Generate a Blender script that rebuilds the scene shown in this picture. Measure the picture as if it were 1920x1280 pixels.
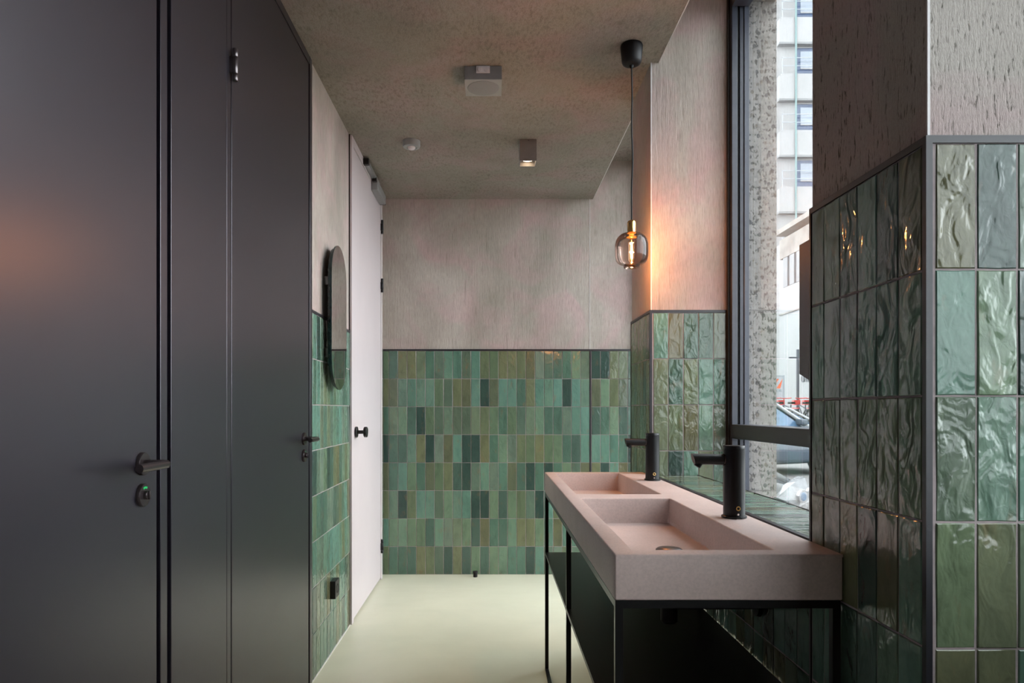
import bpy, bmesh, math, random
from mathutils import Vector, Matrix
R = math.radians
rnd = random.Random(7)
S = bpy.context.scene
for o in list(bpy.data.objects):
    bpy.data.objects.remove(o, do_unlink=True)
COL = S.collection

# ------------------------------------------------------------------ camera
EYE = 1.19
cd = bpy.data.cameras.new('camera'); cam = bpy.data.objects.new('camera', cd); COL.objects.link(cam)
cam.location = (0, 0, EYE); cam.rotation_euler = (R(90), 0, 0)
cd.sensor_width = 36; cd.lens = 1300 / 1920 * 36
cd.shift_x = (960 - 922) / 1920; cd.shift_y = (768 - 640) / 1920
cd.clip_start = 0.02; cd.clip_end = 400
S.camera = cam

# ------------------------------------------------------------------ sky and exposure
SKY_STRENGTH = 6.0
w = bpy.data.worlds.new('overcast_sky'); S.world = w; w.use_nodes = True
bg = w.node_tree.nodes['Background']
bg.inputs[0].default_value = (0.90, 0.95, 1.0, 1); bg.inputs[1].default_value = SKY_STRENGTH
S.view_settings.view_transform = 'Standard'; S.view_settings.look = 'None'
S.view_settings.exposure = 0.75; S.view_settings.gamma = 1.0
S.view_settings.use_curve_mapping = False

# ------------------------------------------------------------------ materials
def lin(r, g, b):
    f = lambda c: (c/255/12.92) if c/255 <= 0.04045 else ((c/255+0.055)/1.055)**2.4
    return (f(r), f(g), f(b), 1)

class Mat:
    def __init__(s, name):
        s.m = bpy.data.materials.new(name); s.m.use_nodes = True
        s.t = s.m.node_tree; s.b = s.t.nodes['Principled BSDF']; s.out = s.t.nodes['Material Output']
    def n(s, kind, **kw):
        x = s.t.nodes.new(kind)
        for k, v in kw.items(): setattr(x, k, v)
        return x
    def l(s, a, b): s.t.links.new(a, b)
    def noise(s, vec, scale, detail=4, rough=0.55, dist=0.0):
        x = s.n('ShaderNodeTexNoise'); x.inputs['Scale'].default_value = scale
        x.inputs['Detail'].default_value = detail; x.inputs['Roughness'].default_value = rough
        x.inputs['Distortion'].default_value = dist
        if vec is not None: s.l(vec, x.inputs['Vector'])
        return x.outputs['Fac']
    def mapping(s, vec, scale=(1, 1, 1), loc=(0, 0, 0), rot=(0, 0, 0)):
        x = s.n('ShaderNodeMapping'); x.inputs['Scale'].default_value = scale
        x.inputs['Location'].default_value = loc; x.inputs['Rotation'].default_value = rot
        s.l(vec, x.inputs['Vector']); return x.outputs[0]
    def ramp(s, fac, stops, interp='LINEAR'):
        x = s.n('ShaderNodeValToRGB'); cr = x.color_ramp; cr.interpolation = interp
        while len(cr.elements) < len(stops): cr.elements.new(0.5)
        for e, (p, c) in zip(cr.elements, stops): e.position = p; e.color = c
        s.l(fac, x.inputs[0]); return x.outputs[0]
    def mix(s, fac, a, b, mode='MIX'):
        x = s.n('ShaderNodeMixRGB', blend_type=mode)
        for i, v in ((0, fac), (1, a), (2, b)):
            if hasattr(v, 'links') or hasattr(v, 'is_linked'): s.l(v, x.inputs[i])
            else: x.inputs[i].default_value = v
        return x.outputs[0]
    def math(s, op, a, b=None, c=None):
        x = s.n('ShaderNodeMath', operation=op)
        for i, v in enumerate((a, b, c)):
            if v is None: continue
            if hasattr(v, 'is_linked'): s.l(v, x.inputs[i])
            else: x.inputs[i].default_value = v
        return x.outputs[0]
    def bump(s, h, strength, dist, prev=None):
        x = s.n('ShaderNodeBump'); x.inputs['Strength'].default_value = strength
        x.inputs['Distance'].default_value = dist; s.l(h, x.inputs['Height'])
        if prev is not None: s.l(prev, x.inputs['Normal'])
        return x.outputs[0]
    def pos(s): return s.n('ShaderNodeNewGeometry').outputs['Position']
    def obj(s): return s.n('ShaderNodeTexCoord').outputs['Object']
    def set(s, color=None, rough=None, metal=None, normal=None, spec=None):
        for k, v in (('Base Color', color), ('Roughness', rough), ('Metallic', metal), ('Normal', normal), ('Specular IOR Level', spec)):
            if v is None: continue
            if hasattr(v, 'is_linked'): s.l(v, s.b.inputs[k])
            else: s.b.inputs[k].default_value = v
        return s

def simple(name, color, rough=0.5, metal=0.0, var=0.06, scale=30, bump=0.0, spec=0.5):
    m = Mat(name); v = m.obj(); f = m.noise(v, scale, 3)
    d = tuple(c*(1-var) for c in color[:3])+(1,); u = tuple(min(1, c*(1+var)) for c in color[:3])+(1,)
    c = m.ramp(f, [(0.3, d), (0.7, u)])
    m.set(color=c, rough=rough, metal=metal, spec=spec)
    if bump: m.set(normal=m.bump(f, bump, 0.002))
    return m.m

def plaster(name, base, light, dark, streak=(42, 42, 3.2), pit=0.5, pitpos=(0.30, 0.42), ceiling=False, pitcol=None):
    m = Mat(name); p = m.pos()
    big = m.noise(m.mapping(p, (0.9, 0.9, 0.7)), 2.1, 5, 0.6, 0.6)
    col = m.ramp(big, [(0.30, dark), (0.48, base), (0.70, light)])
    tint = m.noise(m.mapping(p, (1, 1, 1), (4.3, 1.7, 2.2)), 3.0, 3, 0.6, 0.8)
    pink = m.ramp(tint, [(0.45, (0.97, 1.0, 0.93, 1)), (0.66, (1.10, 0.97, 0.97, 1))])
    col = m.mix(1.0, col, pink, 'MULTIPLY')
    st = m.noise(m.mapping(p, streak), 1.6, 6, 0.62, 0.3)
    fine = m.noise(m.mapping(p, tuple(x*3.0 for x in streak)), 2.2, 4, 0.7)
    brush = m.ramp(st, [(pitpos[0], pitcol or (0.42, 0.42, 0.38, 1)), (pitpos[1], (1, 1, 1, 1))])
    patch = m.ramp(m.noise(m.mapping(p, (1.3, 1.3, 0.7)), 1.7, 4, 0.65), [(0.36, (0.25, 0.25, 0.25, 1)), (0.62, (1, 1, 1, 1))])
    col = m.mix(m.math('MULTIPLY', patch, pit), col, m.mix(1.0, col, brush, 'MULTIPLY'))
    col = m.mix(0.5, col, m.mix(1.0, col, m.ramp(fine, [(0.33, (0.62, 0.62, 0.6, 1)), (0.56, (1.12, 1.12, 1.12, 1))]), 'MULTIPLY'))
    nrm = m.bump(fine, 0.35, 0.004); nrm = m.bump(st, 0.45, 0.006, nrm)
    m.set(color=col, rough=0.72, normal=nrm, spec=0.35)
    return m.m

PL = dict(base=(0.375, 0.32, 0.305, 1), light=(0.45, 0.395, 0.38, 1), dark=(0.30, 0.265, 0.245, 1))
M = {}
M['plaster'] = plaster('wall_plaster', **PL)
M['plaster_pier'] = plaster('pier_plaster', (0.36, 0.315, 0.305, 1), (0.41, 0.365, 0.355, 1), (0.31, 0.28, 0.265, 1),
                            streak=(105, 105, 21), pit=1.0, pitpos=(0.36, 0.43), pitcol=(0.16, 0.16, 0.13, 1))
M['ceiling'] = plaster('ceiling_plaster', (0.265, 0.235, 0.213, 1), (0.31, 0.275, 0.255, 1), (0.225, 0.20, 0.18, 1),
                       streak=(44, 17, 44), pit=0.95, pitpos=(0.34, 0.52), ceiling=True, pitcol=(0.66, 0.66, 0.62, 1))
M['grout'] = simple('grout_grey', (0.30, 0.25, 0.25, 1), 0.85, var=0.12, scale=60)
M['white_wall'] = simple('painted_wall', (0.5, 0.47, 0.45, 1), 0.7)
M['black_trim'] = simple('black_trim', (0.013, 0.013, 0.017, 1), 0.38)
M['bead'] = simple('corner_bead', (0.62, 0.60, 0.60, 1), 0.45)
M['black'] = simple('black_powder_coat', (0.007, 0.007, 0.008, 1), 0.34, spec=0.35)
M['matt_black'] = simple('matt_black', (0.008, 0.008, 0.009, 1), 0.36, spec=0.3)
M['rubber'] = simple('black_rubber', (0.008, 0.0075, 0.0085, 1), 0.5, spec=0.25)
M['bronze'] = simple('dark_bronze', (0.055, 0.043, 0.045, 1), 0.26, metal=0.7)
M['hinge_metal'] = simple('gunmetal', (0.16, 0.14, 0.145, 1), 0.3, metal=0.9)
M['door_black'] = simple('anthracite_laminate', (0.009, 0.008, 0.012, 1), 0.33, var=0.03, scale=3, spec=0.95)
M['door_black'].node_tree.nodes['Principled BSDF'].inputs['Specular Tint'].default_value = (1.0, 0.91, 1.0, 1)
M['gap'] = simple('shadow_gap_profile', (0.004, 0.004, 0.005, 1), 0.6)
M['door_white'] = simple('pale_pink_lacquer', (0.54, 0.48, 0.49, 1), 0.42, var=0.02, scale=4)
M['steel'] = simple('silver_paint', (0.34, 0.35, 0.35, 1), 0.35, metal=0.5)
M['grey_paint'] = simple('grey_paint', (0.19, 0.185, 0.19, 1), 0.5)
M['grey_light'] = simple('light_grey_plastic', (0.30, 0.31, 0.31, 1), 0.5)
M['grille'] = simple('grey_grille_cloth', (0.24, 0.25, 0.25, 1), 0.75, var=0.12, scale=400)
M['white_plastic'] = simple('white_plastic', (0.62, 0.58, 0.60, 1), 0.4)
M['brass'] = simple('brass', (0.80, 0.52, 0.20, 1), 0.22, metal=1.0)
M['chrome'] = simple('chrome', (0.7, 0.7, 0.7, 1), 0.12, metal=1.0)
M['frame_blue'] = simple('blue_black_window_frame', (0.035, 0.040, 0.056, 1), 0.35)
M['mirror_edge'] = simple('teal_mirror_edge', (0.004, 0.018, 0.020, 1), 0.15)
M['mirror'] = simple('tinted_mirror', (0.62, 0.62, 0.60, 1), 0.015, metal=1.0, var=0.0)
M['green'] = simple('green_indicator', (0.01, 0.42, 0.10, 1), 0.4)
M['indicator_dark'] = simple('dark_indicator', (0.02, 0.10, 0.05, 1), 0.4)

def tile_mat(name, relief):
    m = Mat(name)
    oi = m.n('ShaderNodeObjectInfo'); rv = oi.outputs['Random']
    v = m.obj()
    off = m.n('ShaderNodeVectorMath', operation='ADD')
    sc = m.n('ShaderNodeVectorMath', operation='SCALE'); sc.inputs['Scale'].default_value = 1.0
    cmb = m.n('ShaderNodeCombineXYZ'); m.l(m.math('MULTIPLY', rv, 37.0), cmb.inputs[0]); m.l(m.math('MULTIPLY', rv, 91.0), cmb.inputs[2])
    m.l(v, off.inputs[0]); m.l(cmb.outputs[0], off.inputs[1]); p = off.outputs[0]
    g = lambda r, gg, b: tuple(a*k for a, k in zip(lin(r, gg, b)[:3], (0.90, 0.62, 0.71)))+(1,)
    base = m.ramp(rv, [(0.00, g(56, 92, 78)), (0.08, g(56, 92, 78)), (0.09, g(72, 112, 94)), (0.22, g(82, 132, 106)),
                       (0.36, g(96, 156, 130)), (0.48, g(108, 156, 120)), (0.58, g(92, 132, 98)), (0.68, g(110, 136, 96)),
                       (0.78, g(98, 160, 136)), (0.86, g(100, 118, 82)), (0.94, g(86, 128, 104)), (1.0, g(112, 152, 126))])
    mott = m.noise(m.mapping(p, (14, 14, 6)), 1.0, 5, 0.65, 0.8)
    col = m.mix(0.75, base, m.mix(1.0, base, m.ramp(mott, [(0.28, (0.66, 0.68, 0.66, 1)), (0.5, (1, 1, 1, 1)), (0.74, (1.25, 1.2, 1.1, 1))]), 'MULTIPLY'))
    br = m.noise(m.mapping(p, (20, 20, 9), (3, 1, 2)), 1.0, 3, 0.6)
    col = m.mix(m.ramp(br, [(0.60, (0, 0, 0, 1)), (0.78, (0.55, 0.55, 0.55, 1))]), col, g(128, 118, 80))
    wav = m.noise(m.mapping(p, (24, 24, 15), (7, 2, 5)), 1.0, 2, 0.45, 0.9)
    rip = m.noise(m.mapping(p, (70, 70, 45)), 1.0, 2, 0.5, 0.8)
    amt = m.ramp(m.math('FRACT', m.math('MULTIPLY', rv, 17.3)), [(0.0, (0.3, 0.3, 0.3, 1)), (1.0, (1, 1, 1, 1))])
    h = m.math('MULTIPLY', m.math('ADD', wav, m.math('MULTIPLY', rip, 0.14)), amt)
    nrm = m.bump(h, 1.0, relief)
    m.set(color=col, rough=0.12, normal=nrm, spec=0.5)
    return m.m
M['tile'] = tile_mat('green_zellige_glaze', 0.0085)
M['tile_calm'] = tile_mat('green_zellige_glaze_calm', 0.0042)

def counter_mat():
    m = Mat('pink_cast_concrete'); p = m.pos()
    a = m.noise(p, 6, 5, 0.6); b = m.noise(p, 160, 3, 0.6)
    col = m.ramp(a, [(0.3, (0.53, 0.41, 0.375, 1)), (0.7, (0.61, 0.48, 0.445, 1))])
    col = m.mix(0.5, col, m.mix(1.0, col, m.ramp(b, [(0.35, (0.85, 0.85, 0.85, 1)), (0.62, (1.08, 1.08, 1.08, 1))]), 'MULTIPLY'))
    m.set(color=col, rough=0.5, normal=m.bump(b, 0.06, 0.001), spec=0.4); return m.m
M['counter'] = counter_mat()

def floor_mat():
    m = Mat('mint_resin_floor'); p = m.pos()
    a = m.noise(p, 1.6, 5, 0.6, 0.5); b = m.noise(m.mapping(p, (1, 3, 1)), 5, 4)
    col = m.ramp(a, [(0.3, (0.585, 0.61, 0.49, 1)), (0.7, (0.67, 0.685, 0.555, 1))])
    rough = m.ramp(b, [(0.3, (0.34,)*3+(1,)), (0.7, (0.44,)*3+(1,))])
    m.set(color=col, rough=rough, spec=0.45); return m.m
M['floor'] = floor_mat()

def aggregate_mat():
    m = Mat('exposed_aggregate_concrete'); p = m.pos()
    v = m.n('ShaderNodeTexVoronoi'); v.inputs['Scale'].default_value = 52; m.l(m.mapping(p, (1, 1, 0.8)), v.inputs['Vector'])
    gate = m.noise(p, 30, 3, 0.6)
    base = m.ramp(m.noise(p, 14, 5, 0.7), [(0.3, (0.20, 0.185, 0.17, 1)), (0.7, (0.29, 0.27, 0.25, 1))])
    stone = m.ramp(v.outputs['Color'], [(0.25, (0.07, 0.065, 0.062, 1)), (0.5, (0.17, 0.135, 0.105, 1)), (0.75, (0.30, 0.28, 0.26, 1))])
    mask = m.math('MULTIPLY', m.math('LESS_THAN', v.outputs['Distance'], 0.42), m.math('GREATER_THAN', gate, 0.50))
    col = m.mix(mask, base, stone)
    pit = m.noise(m.mapping(p, (1, 1, 0.7), (5, 5, 5)), 80, 2, 0.5)
    pitm = m.ramp(pit, [(0.37, (0.25, 0.23, 0.2, 1)), (0.43, (1, 1, 1, 1))])
    col = m.mix(1.0, col, pitm, 'MULTIPLY')
    nrm = m.bump(pit, 0.7, 0.006); nrm = m.bump(v.outputs['Distance'], 0.25, 0.004, nrm)
    m.set(color=col, rough=0.85, normal=nrm); return m.m
M['aggregate'] = aggregate_mat()

def glass_mat(name, tint, refl=1.0, ior=1.45, rough=0.0):
    m = Mat(name); t = m.t
    tr = m.n('ShaderNodeBsdfTransparent'); tr.inputs[0].default_value = tint
    gl = m.n('ShaderNodeBsdfGlossy'); gl.inputs['Roughness'].default_value = rough
    fr = m.n('ShaderNodeFresnel'); fr.inputs[0].default_value = ior
    # faint procedural streaks keep the pane from being perfectly even
    nz = m.noise(m.obj(), 3.0, 2); f = m.math('MULTIPLY', fr.outputs[0], m.math('ADD', 0.9*refl, m.math('MULTIPLY', nz, 0.2*refl)))
    mx = m.n('ShaderNodeMixShader'); m.l(f, mx.inputs[0]); m.l(tr.outputs[0], mx.inputs[1]); m.l(gl.outputs[0], mx.inputs[2])
    m.l(mx.outputs[0], m.out.inputs[0]); return m.m
M['pane'] = glass_mat('window_glass', (0.97, 0.985, 0.98, 1), 0.6)
M['smoke_glass'] = glass_mat('smoked_amber_glass', (0.80, 0.66, 0.60, 1), 0.9)
M['bulb_glass'] = glass_mat('clear_bulb_glass', (0.98, 0.90, 0.78, 1), 0.4)

def emit(name, color, strength):
    m = Mat(name); e = m.n('ShaderNodeEmission'); e.inputs[1].default_value = strength
    c = m.ramp(m.noise(m.obj(), 20, 1), [(0.3, color), (0.7, tuple(min(1, x*1.05) for x in color[:3])+(1,))]); m.l(c, e.inputs[0])
    m.l(e.outputs[0], m.out.inputs[0]); return m.m
M['filament'] = emit('glowing_filament', (1.0, 0.46, 0.11, 1), 11.0)
M['lamp_disc'] = emit('lit_spot_lens', (1.0, 0.72, 0.45, 1), 9.0)

# ------------------------------------------------------------------ mesh helpers
class MB:
    def __init__(s): s.v = []; s.f = []; s.sm = []
    def add(s, vs, fs, smooth=False):
        n = len(s.v); s.v += [tuple(v) for v in vs]
        s.f += [tuple(i+n for i in f) for f in fs]; s.sm += [smooth]*len(fs); return s
    def box(s, x0, x1, y0, y1, z0, z1):
        v = [(x, y, z) for z in (z0, z1) for y in (y0, y1) for x in (x0, x1)]
        return s.add(v, [(0, 2, 3, 1), (4, 5, 7, 6), (0, 1, 5, 4), (2, 6, 7, 3), (0, 4, 6, 2), (1, 3, 7, 5)])
    def cyl(s, p0, p1, r0, r1=None, n=20, caps=True):
        r1 = r0 if r1 is None else r1
        p0, p1 = Vector(p0), Vector(p1); d = (p1-p0).normalized()
        a = d.orthogonal().normalized(); b = d.cross(a)
        ring = lambda p, r: [p + r*(math.cos(2*math.pi*i/n)*a + math.sin(2*math.pi*i/n)*b) for i in range(n)]
        s.add(ring(p0, r0)+ring(p1, r1), [(i, (i+1) % n, n+(i+1) % n, n+i) for i in range(n)], True)
        if caps:
            s.add(ring(p0, r0), [tuple(range(n-1, -1, -1))]); s.add(ring(p1, r1), [tuple(range(n))])
        return s
    def lathe(s, prof, c=(0, 0, 0), axis='Z', n=32, smooth=True):
        vs = []
        for r, h in prof:
            for i in range(n):
                t = 2*math.pi*i/n; x, y = r*math.cos(t), r*math.sin(t)
                q = {'Z': (x, y, h), 'X': (h, x, y), 'Y': (y, h, x), '-X': (-h, y, x)}[axis]
                vs.append((c[0]+q[0], c[1]+q[1], c[2]+q[2]))
        fs = [(k*n+i, k*n+(i+1) % n, (k+1)*n+(i+1) % n, (k+1)*n+i) for k in range(len(prof)-1) for i in range(n)]
        return s.add(vs, fs, smooth)
    def tube(s, pts, r, n=8):
        pts = [Vector(p) for p in pts]; vs = []
        a = None
        for i, p in enumerate(pts):
            d = (pts[min(i+1, len(pts)-1)] - pts[max(i-1, 0)]).normalized()
            a = d.orthogonal().normalized() if a is None else (a - d*a.dot(d)).normalized()
            b = d.cross(a)
            vs += [p + r*(math.cos(2*math.pi*k/n)*a + math.sin(2*math.pi*k/n)*b) for k in range(n)]
        fs = [(k*n+i, k*n+(i+1) % n, (k+1)*n+(i+1) % n, (k+1)*n+i) for k in range(len(pts)-1) for i in range(n)]
        fs += [tuple(range(n-1, -1, -1)), tuple((len(pts)-1)*n+i for i in range(n))]
        return s.add(vs, fs, True)
    def prism(s, poly, axis, a, b, smooth=False):
        """poly: 2D points; extruded along axis between a and b. X:(y,z) Y:(x,z) Z:(x,y)"""
        mk = {'X': lambda p, h: (h, p[0], p[1]), 'Y': lambda p, h: (p[0], h, p[1]), 'Z': lambda p, h: (p[0], p[1], h)}[axis]
        n = len(poly)
        s.add([mk(p, a) for p in poly]+[mk(p, b) for p in poly],
              [(i, (i+1) % n, n+(i+1) % n, n+i) for i in range(n)], smooth)
        s.add([mk(p, a) for p in poly], [tuple(range(n-1, -1, -1))]); s.add([mk(p, b) for p in poly], [tuple(range(n))])
        return s
    def mesh(s, name):
        me = bpy.data.meshes.new(name); me.from_pydata(s.v, [], s.f)
        bm = bmesh.new(); bm.from_mesh(me)
        bmesh.ops.recalc_face_normals(bm, faces=bm.faces); bm.to_mesh(me); bm.free()
        for p, sm in zip(me.polygons, s.sm): p.use_smooth = sm
        me.set_sharp_from_angle(angle=R(38))
        return me
    def build(s, name, mat, parent=None, bevel=0, seg=2):
        me = s.mesh(name); me.materials.append(M[mat] if isinstance(mat, str) else mat)
        o = bpy.data.objects.new(name, me); COL.objects.link(o)
        if parent is not None: attach(o, parent)
        if bevel:
            b = o.modifiers.new('bevel', 'BEVEL'); b.width = bevel; b.segments = seg; b.limit_method = 'ANGLE'; b.angle_limit = R(40)
        return o

def world_of(o):
    m = o.matrix_basis.copy(); p = o.parent
    while p is not None: m = p.matrix_basis @ m; p = p.parent
    return m
def attach(o, parent):
    """child whose geometry is written in world coordinates"""
    o.parent = parent; o.matrix_parent_inverse = world_of(parent).inverted() if parent.type == 'EMPTY' else Matrix()
def tag(o, label=None, cat=None, group=None, kind=None):
    for k, v in (('label', label), ('category', cat), ('group', group), ('kind', kind)):
        if v: o[k] = v
    return o
def empty(name, loc, label=None, cat=None, group=None, kind=None):
    o = bpy.data.objects.new(name, None); COL.objects.link(o); o.location = loc; o.empty_display_size = 0.05
    return tag(o, label, cat, group, kind)
def box(name, mat, x0, x1, y0, y1, z0, z1, parent=None, bevel=0, seg=2):
    return MB().box(x0, x1, y0, y1, z0, z1).build(name, mat, parent, bevel, seg)

# ------------------------------------------------------------------ dimensions (metres)
XL = -0.785          # tiled face of left wall and cubicle front
YB = 5.012           # tiled face of back wall
XP = 0.694           # inner tiled face of the piers
YN0, YN1 = 1.107, 1.513      # near pier
YF0, YF1 = 3.042, 3.46       # far pier
XW0, XW1 = 1.03, 1.115       # window frame depth
ZC, ZH = 2.715, 2.99         # ceiling, higher ceiling over the window bays
TW, TH = 0.066, 0.202        # tile pitch
TT = 8*TH                    # tile height on the walls
TR = 0.012                   # trim height
REC = 0.006                  # plaster lies behind the tile face
GR = 0.0022                  # grout lies behind the tile face
YR = -1.6                    # wall behind the camera

# ------------------------------------------------------------------ tiles
def tile_variant(k, mat='tile'):
    r = random.Random(100+k); wv = TW-0.0034; hv = TH-0.0030; d = 0.009
    pts = []
    for (fx, fz) in ((-.5, -.5), (0, -.5), (.5, -.5), (.5, -.17), (.5, .2), (.5, .5), (0, .5), (-.5, .5), (-.5, .15), (-.5, -.2)):
        corner = abs(fx) == .5 and abs(fz) == .5
        j = 0.0005 if corner else 0.0007
        pts.append((fx*wv + r.uniform(-j, j), fz*hv + r.uniform(-j, j)))
    n = len(pts); inset = 0.0016
    ins = [(x*(1-2*inset/wv), z*(1-2*inset/hv)) for x, z in pts]
    vs = [(x, d, z) for x, z in pts] + [(x, 0.0016, z) for x, z in pts] + [(x, 0.0, z) for x, z in ins]
    fs = [(i, (i+1) % n, n+(i+1) % n, n+i) for i in range(n)] + [(n+i, n+(i+1) % n, 2*n+(i+1) % n, 2*n+i) for i in range(n)]
    fs += [tuple(2*n+i for i in range(n))]
    b = MB().add(vs, fs, False); me = b.mesh('glazed_tile')
    me.materials.append(M[mat]); return me
TILES = [tile_variant(k) for k in range(8)]
CALM = [tile_variant(k, 'tile_calm') for k in range(8)]
FACE = {'-Y': Matrix.Rotation(0, 4, 'Z'), '-X': Matrix.Rotation(R(-90), 4, 'Z'), '+X': Matrix.Rotation(R(90), 4, 'Z'),
        '+Z': Matrix(((0, 0, -1, 0), (1, 0, 0, 0), (0, -1, 0, 0), (0, 0, 0, 1)))}
def place_tile(parent, face, c, wscale=1.0, hscale=1.0, name='tile'):
    o = bpy.data.objects.new(name, rnd.choice(CALM if parent.name in ('wall_back', 'wall_left') else TILES)); COL.objects.link(o)
    jit = Matrix.Rotation(R(rnd.gauss(0, 0.35)), 4, 'X') @ Matrix.Rotation(R(rnd.gauss(0, 0.45)), 4, 'Z')
    dep = Matrix.Translation((0, rnd.uniform(-0.0004, 0.0005), 0))
    flip = Matrix.Rotation(math.pi if rnd.random() < 0.5 else 0, 4, 'Y')
    o.matrix_basis = Matrix.Translation(c) @ FACE[face] @ dep @ jit @ flip @ Matrix.Diagonal((wscale, 1, hscale, 1))
    o.parent = parent
    return o
def tile_run(parent, face, plane, a0, a1, start, rows, z0=0.0, row_top=None):
    """columns along an axis from a0 to a1, phase fixed at start; cut tiles at both ends"""
    k0 = math.floor((a0-start)/TW); a = start + k0*TW
    while a < a1-0.004:
        lo, hi = max(a, a0), min(a+TW, a1)
        if hi-lo > 0.008:
            for r_ in rows:
                zc = z0 + (r_+0.5)*TH; m = (lo+hi)/2; ws = (hi-lo-0.0034)/(TW-0.0034)
                hs = 1.0
                if row_top is not None and (r_+1)*TH > row_top:
                    hh = row_top - r_*TH; hs = (hh-0.003)/(TH-0.003); zc = r_*TH + hh/2
                c = (m, plane, zc) if face == '-Y' else (plane, m, zc)
                place_tile(parent, face, c, ws, hs)
        a += TW

# ------------------------------------------------------------------ setting: floor, ceiling
fl = box('floor', 'floor', -2.2, 1.14, YR-0.1, YB+0.15, -0.12, 0.0)
tag(fl, 'pale mint green resin floor of the washroom', 'floor', kind='structure')
prof = [(-2.2, ZC), (0.735, ZC), (0.735, ZH), (1.25, ZH), (1.25, ZH+0.35), (-2.2, ZH+0.35)]
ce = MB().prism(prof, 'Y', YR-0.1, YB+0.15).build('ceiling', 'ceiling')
tag(ce, 'grey brown troweled concrete ceiling stepping up beside the window', 'ceiling', kind='structure')
bd = box('corner_bead', 'bead', 0.7325, 0.7365, YR, YB-REC, ZC-0.0015, ZC+0.004, ce); bd['label'] = 'pale bead along the ceiling step'

# back wall
wb = box('wall_back', 'plaster', -1.0, 1.25, YB+REC, YB+0.15, 0, ZC+0.6)
tag(wb, 'back wall with green glazed tiles below grey pink plaster', 'wall', kind='structure')
box('grout_bed', 'grout', XL, 1.115, YB+GR, YB+REC+0.002, 0, TT, wb)
XT = 0.712
tile_run(wb, '-Y', YB, XL, XT-0.002, XT-0.004, range(8))
tile_run(wb, '-Y', YB, XT+0.006, 1.10, XT+0.008, range(8))
box('tile_trim', 'black_trim', XL, 1.115, YB-0.002, YB+REC, TT, TT+TR, wb)
box('tile_trim', 'black_trim', XT-0.004, XT+0.006, YB-0.002, YB+REC, 0, TT, wb)
box('corner_bead', 'bead', XT-0.004, XT-0.001, YB+REC-0.002, YB+REC+0.001, TT+TR, ZC, wb)

# left wall (beyond the cubicles)
YC = 3.028     # end of cubicle front
YD0, YD1 = 3.836, 4.905
wl = box('wall_left', 'plaster', -1.0, XL-REC, YC-0.02, YB+REC, 0, ZC)
tag(wl, 'left wall with green tiles below plaster between cubicles and white door', 'wall', kind='structure')
for (a, b, st) in ((YC, YD0, YD0), (YD1, YB, YD1)):
    box('grout_bed', 'grout', XL-REC-0.002, XL-GR, a, b, 0, TT, wl)
    tile_run(wl, '+X', XL, a, b, st, range(8))
    box('tile_trim', 'black_trim', XL-REC, XL+0.002, a, b, TT, TT+TR, wl)
box('floor_joint', 'bead', XL-0.004, XL+0.004, YC, YD0, 0, 0.004, wl)

# near pier
def pier(name, y0, y1, plmat, label, cols_inner, tile_front_to, rows):
    p = box(name, plmat, XP+REC, XW1, y0+REC, y1, 0, ZH)
    tag(p, label, 'pier', kind='structure')
    box('grout_bed', 'grout', XP+GR, XP+REC+0.002, y0+GR, y1-0.002, 0, TT, p)
    box('grout_bed', 'grout', XP+GR, tile_front_to, y0+GR, y0+REC+0.002, 0, TT, p)
    tile_run(p, '-X', XP, y0+0.012, y1-0.008, y0+0.012, rows)
    tile_run(p, '-Y', y0, XP+0.0145, tile_front_to, XP+0.0145, rows)
    # black metal edge profiles: corner angle, back edge and cap
    MB().box(XP-0.001, XP+0.0095, y0-0.001, y0+0.004, 0, TT+TR).build('corner_trim', 'black_trim', p)
    MB().box(XP-0.001, XP+0.004, y0+0.004, y0+0.0095, 0, TT+TR).build('corner_trim', 'black_trim', p)
    box('corner_trim', 'black_trim', XP-0.001, XP+0.006, y1-0.006, y1+0.001, 0, TT+TR, p)
    box('tile_trim', 'black_trim', XP-0.001, XP+REC, y0+0.0095, y1-0.006, TT, TT+TR, p)
    box('tile_trim', 'black_trim', XP+0.0095, tile_front_to, y0-0.001, y0+REC, TT, TT+TR, p)
    box('corner_bead', 'bead', XP+REC-0.0012, XP+REC+0.003, y0+REC-0.0012, y0+REC+0.002, TT+TR, ZH-0.0, p)
    return p
pn = pier('wall_right_near_pier', YN0, YN1, 'plaster_pier', 'near pier with large green tiles and pitted plaster above', 6, 1.10, range(8))
pf = pier('wall_right_far_pier', YF0, YF1, 'plaster', 'far pier with green tiles beside the window and pendant lamp', 6, 1.028, range(8))
box('edge_strip', 'bronze', 1.0285, 1.0345, YF0-0.003, YF0+0.004, 0.2, TT+TR, pf)

# knee wall with tiled ledge
XK = 0.90
wr = box('wall_right', 'plaster', XP+REC+0.002, XK, YN1+0.001, YF0-0.001, 0, 0.899)
tag(wr, 'low tiled wall and green tiled ledge under the window', 'wall', kind='structure')
box('grout_bed', 'grout', XP+GR+0.002, XP+REC+0.004, YN1+0.002, YF0-0.002, 0, 0.895, wr)
tile_run(wr, '-X', XP+0.002, YN1+0.002, YF0-0.002, YN1+0.002, range(5), row_top=0.895)
box('grout_bed', 'grout', XP+REC, XK+0.001, YN1+0.002, YF0-0.002, 0.898, 0.9025, wr)
y = YN1+0.002
while y < YF0-0.01:
    hi = min(y+TW, YF0-0.002)
    place_tile(wr, '+Z', ((0.7135+XK)/2, (y+hi)/2, 0.9045), (hi-y-0.0034)/(TW-0.0034), (XK-0.7135)/TH, 'tile')
    y += TW
box('ledge_trim', 'black_trim', 0.6985, 0.7115, YN1+0.003, YF0-0.003, 0.899, 0.9065, wr)
box('ledge_trim', 'bronze', XK, XK+0.003, YN1+0.003, YF0-0.003, 0.86, 0.906, wr)

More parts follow.
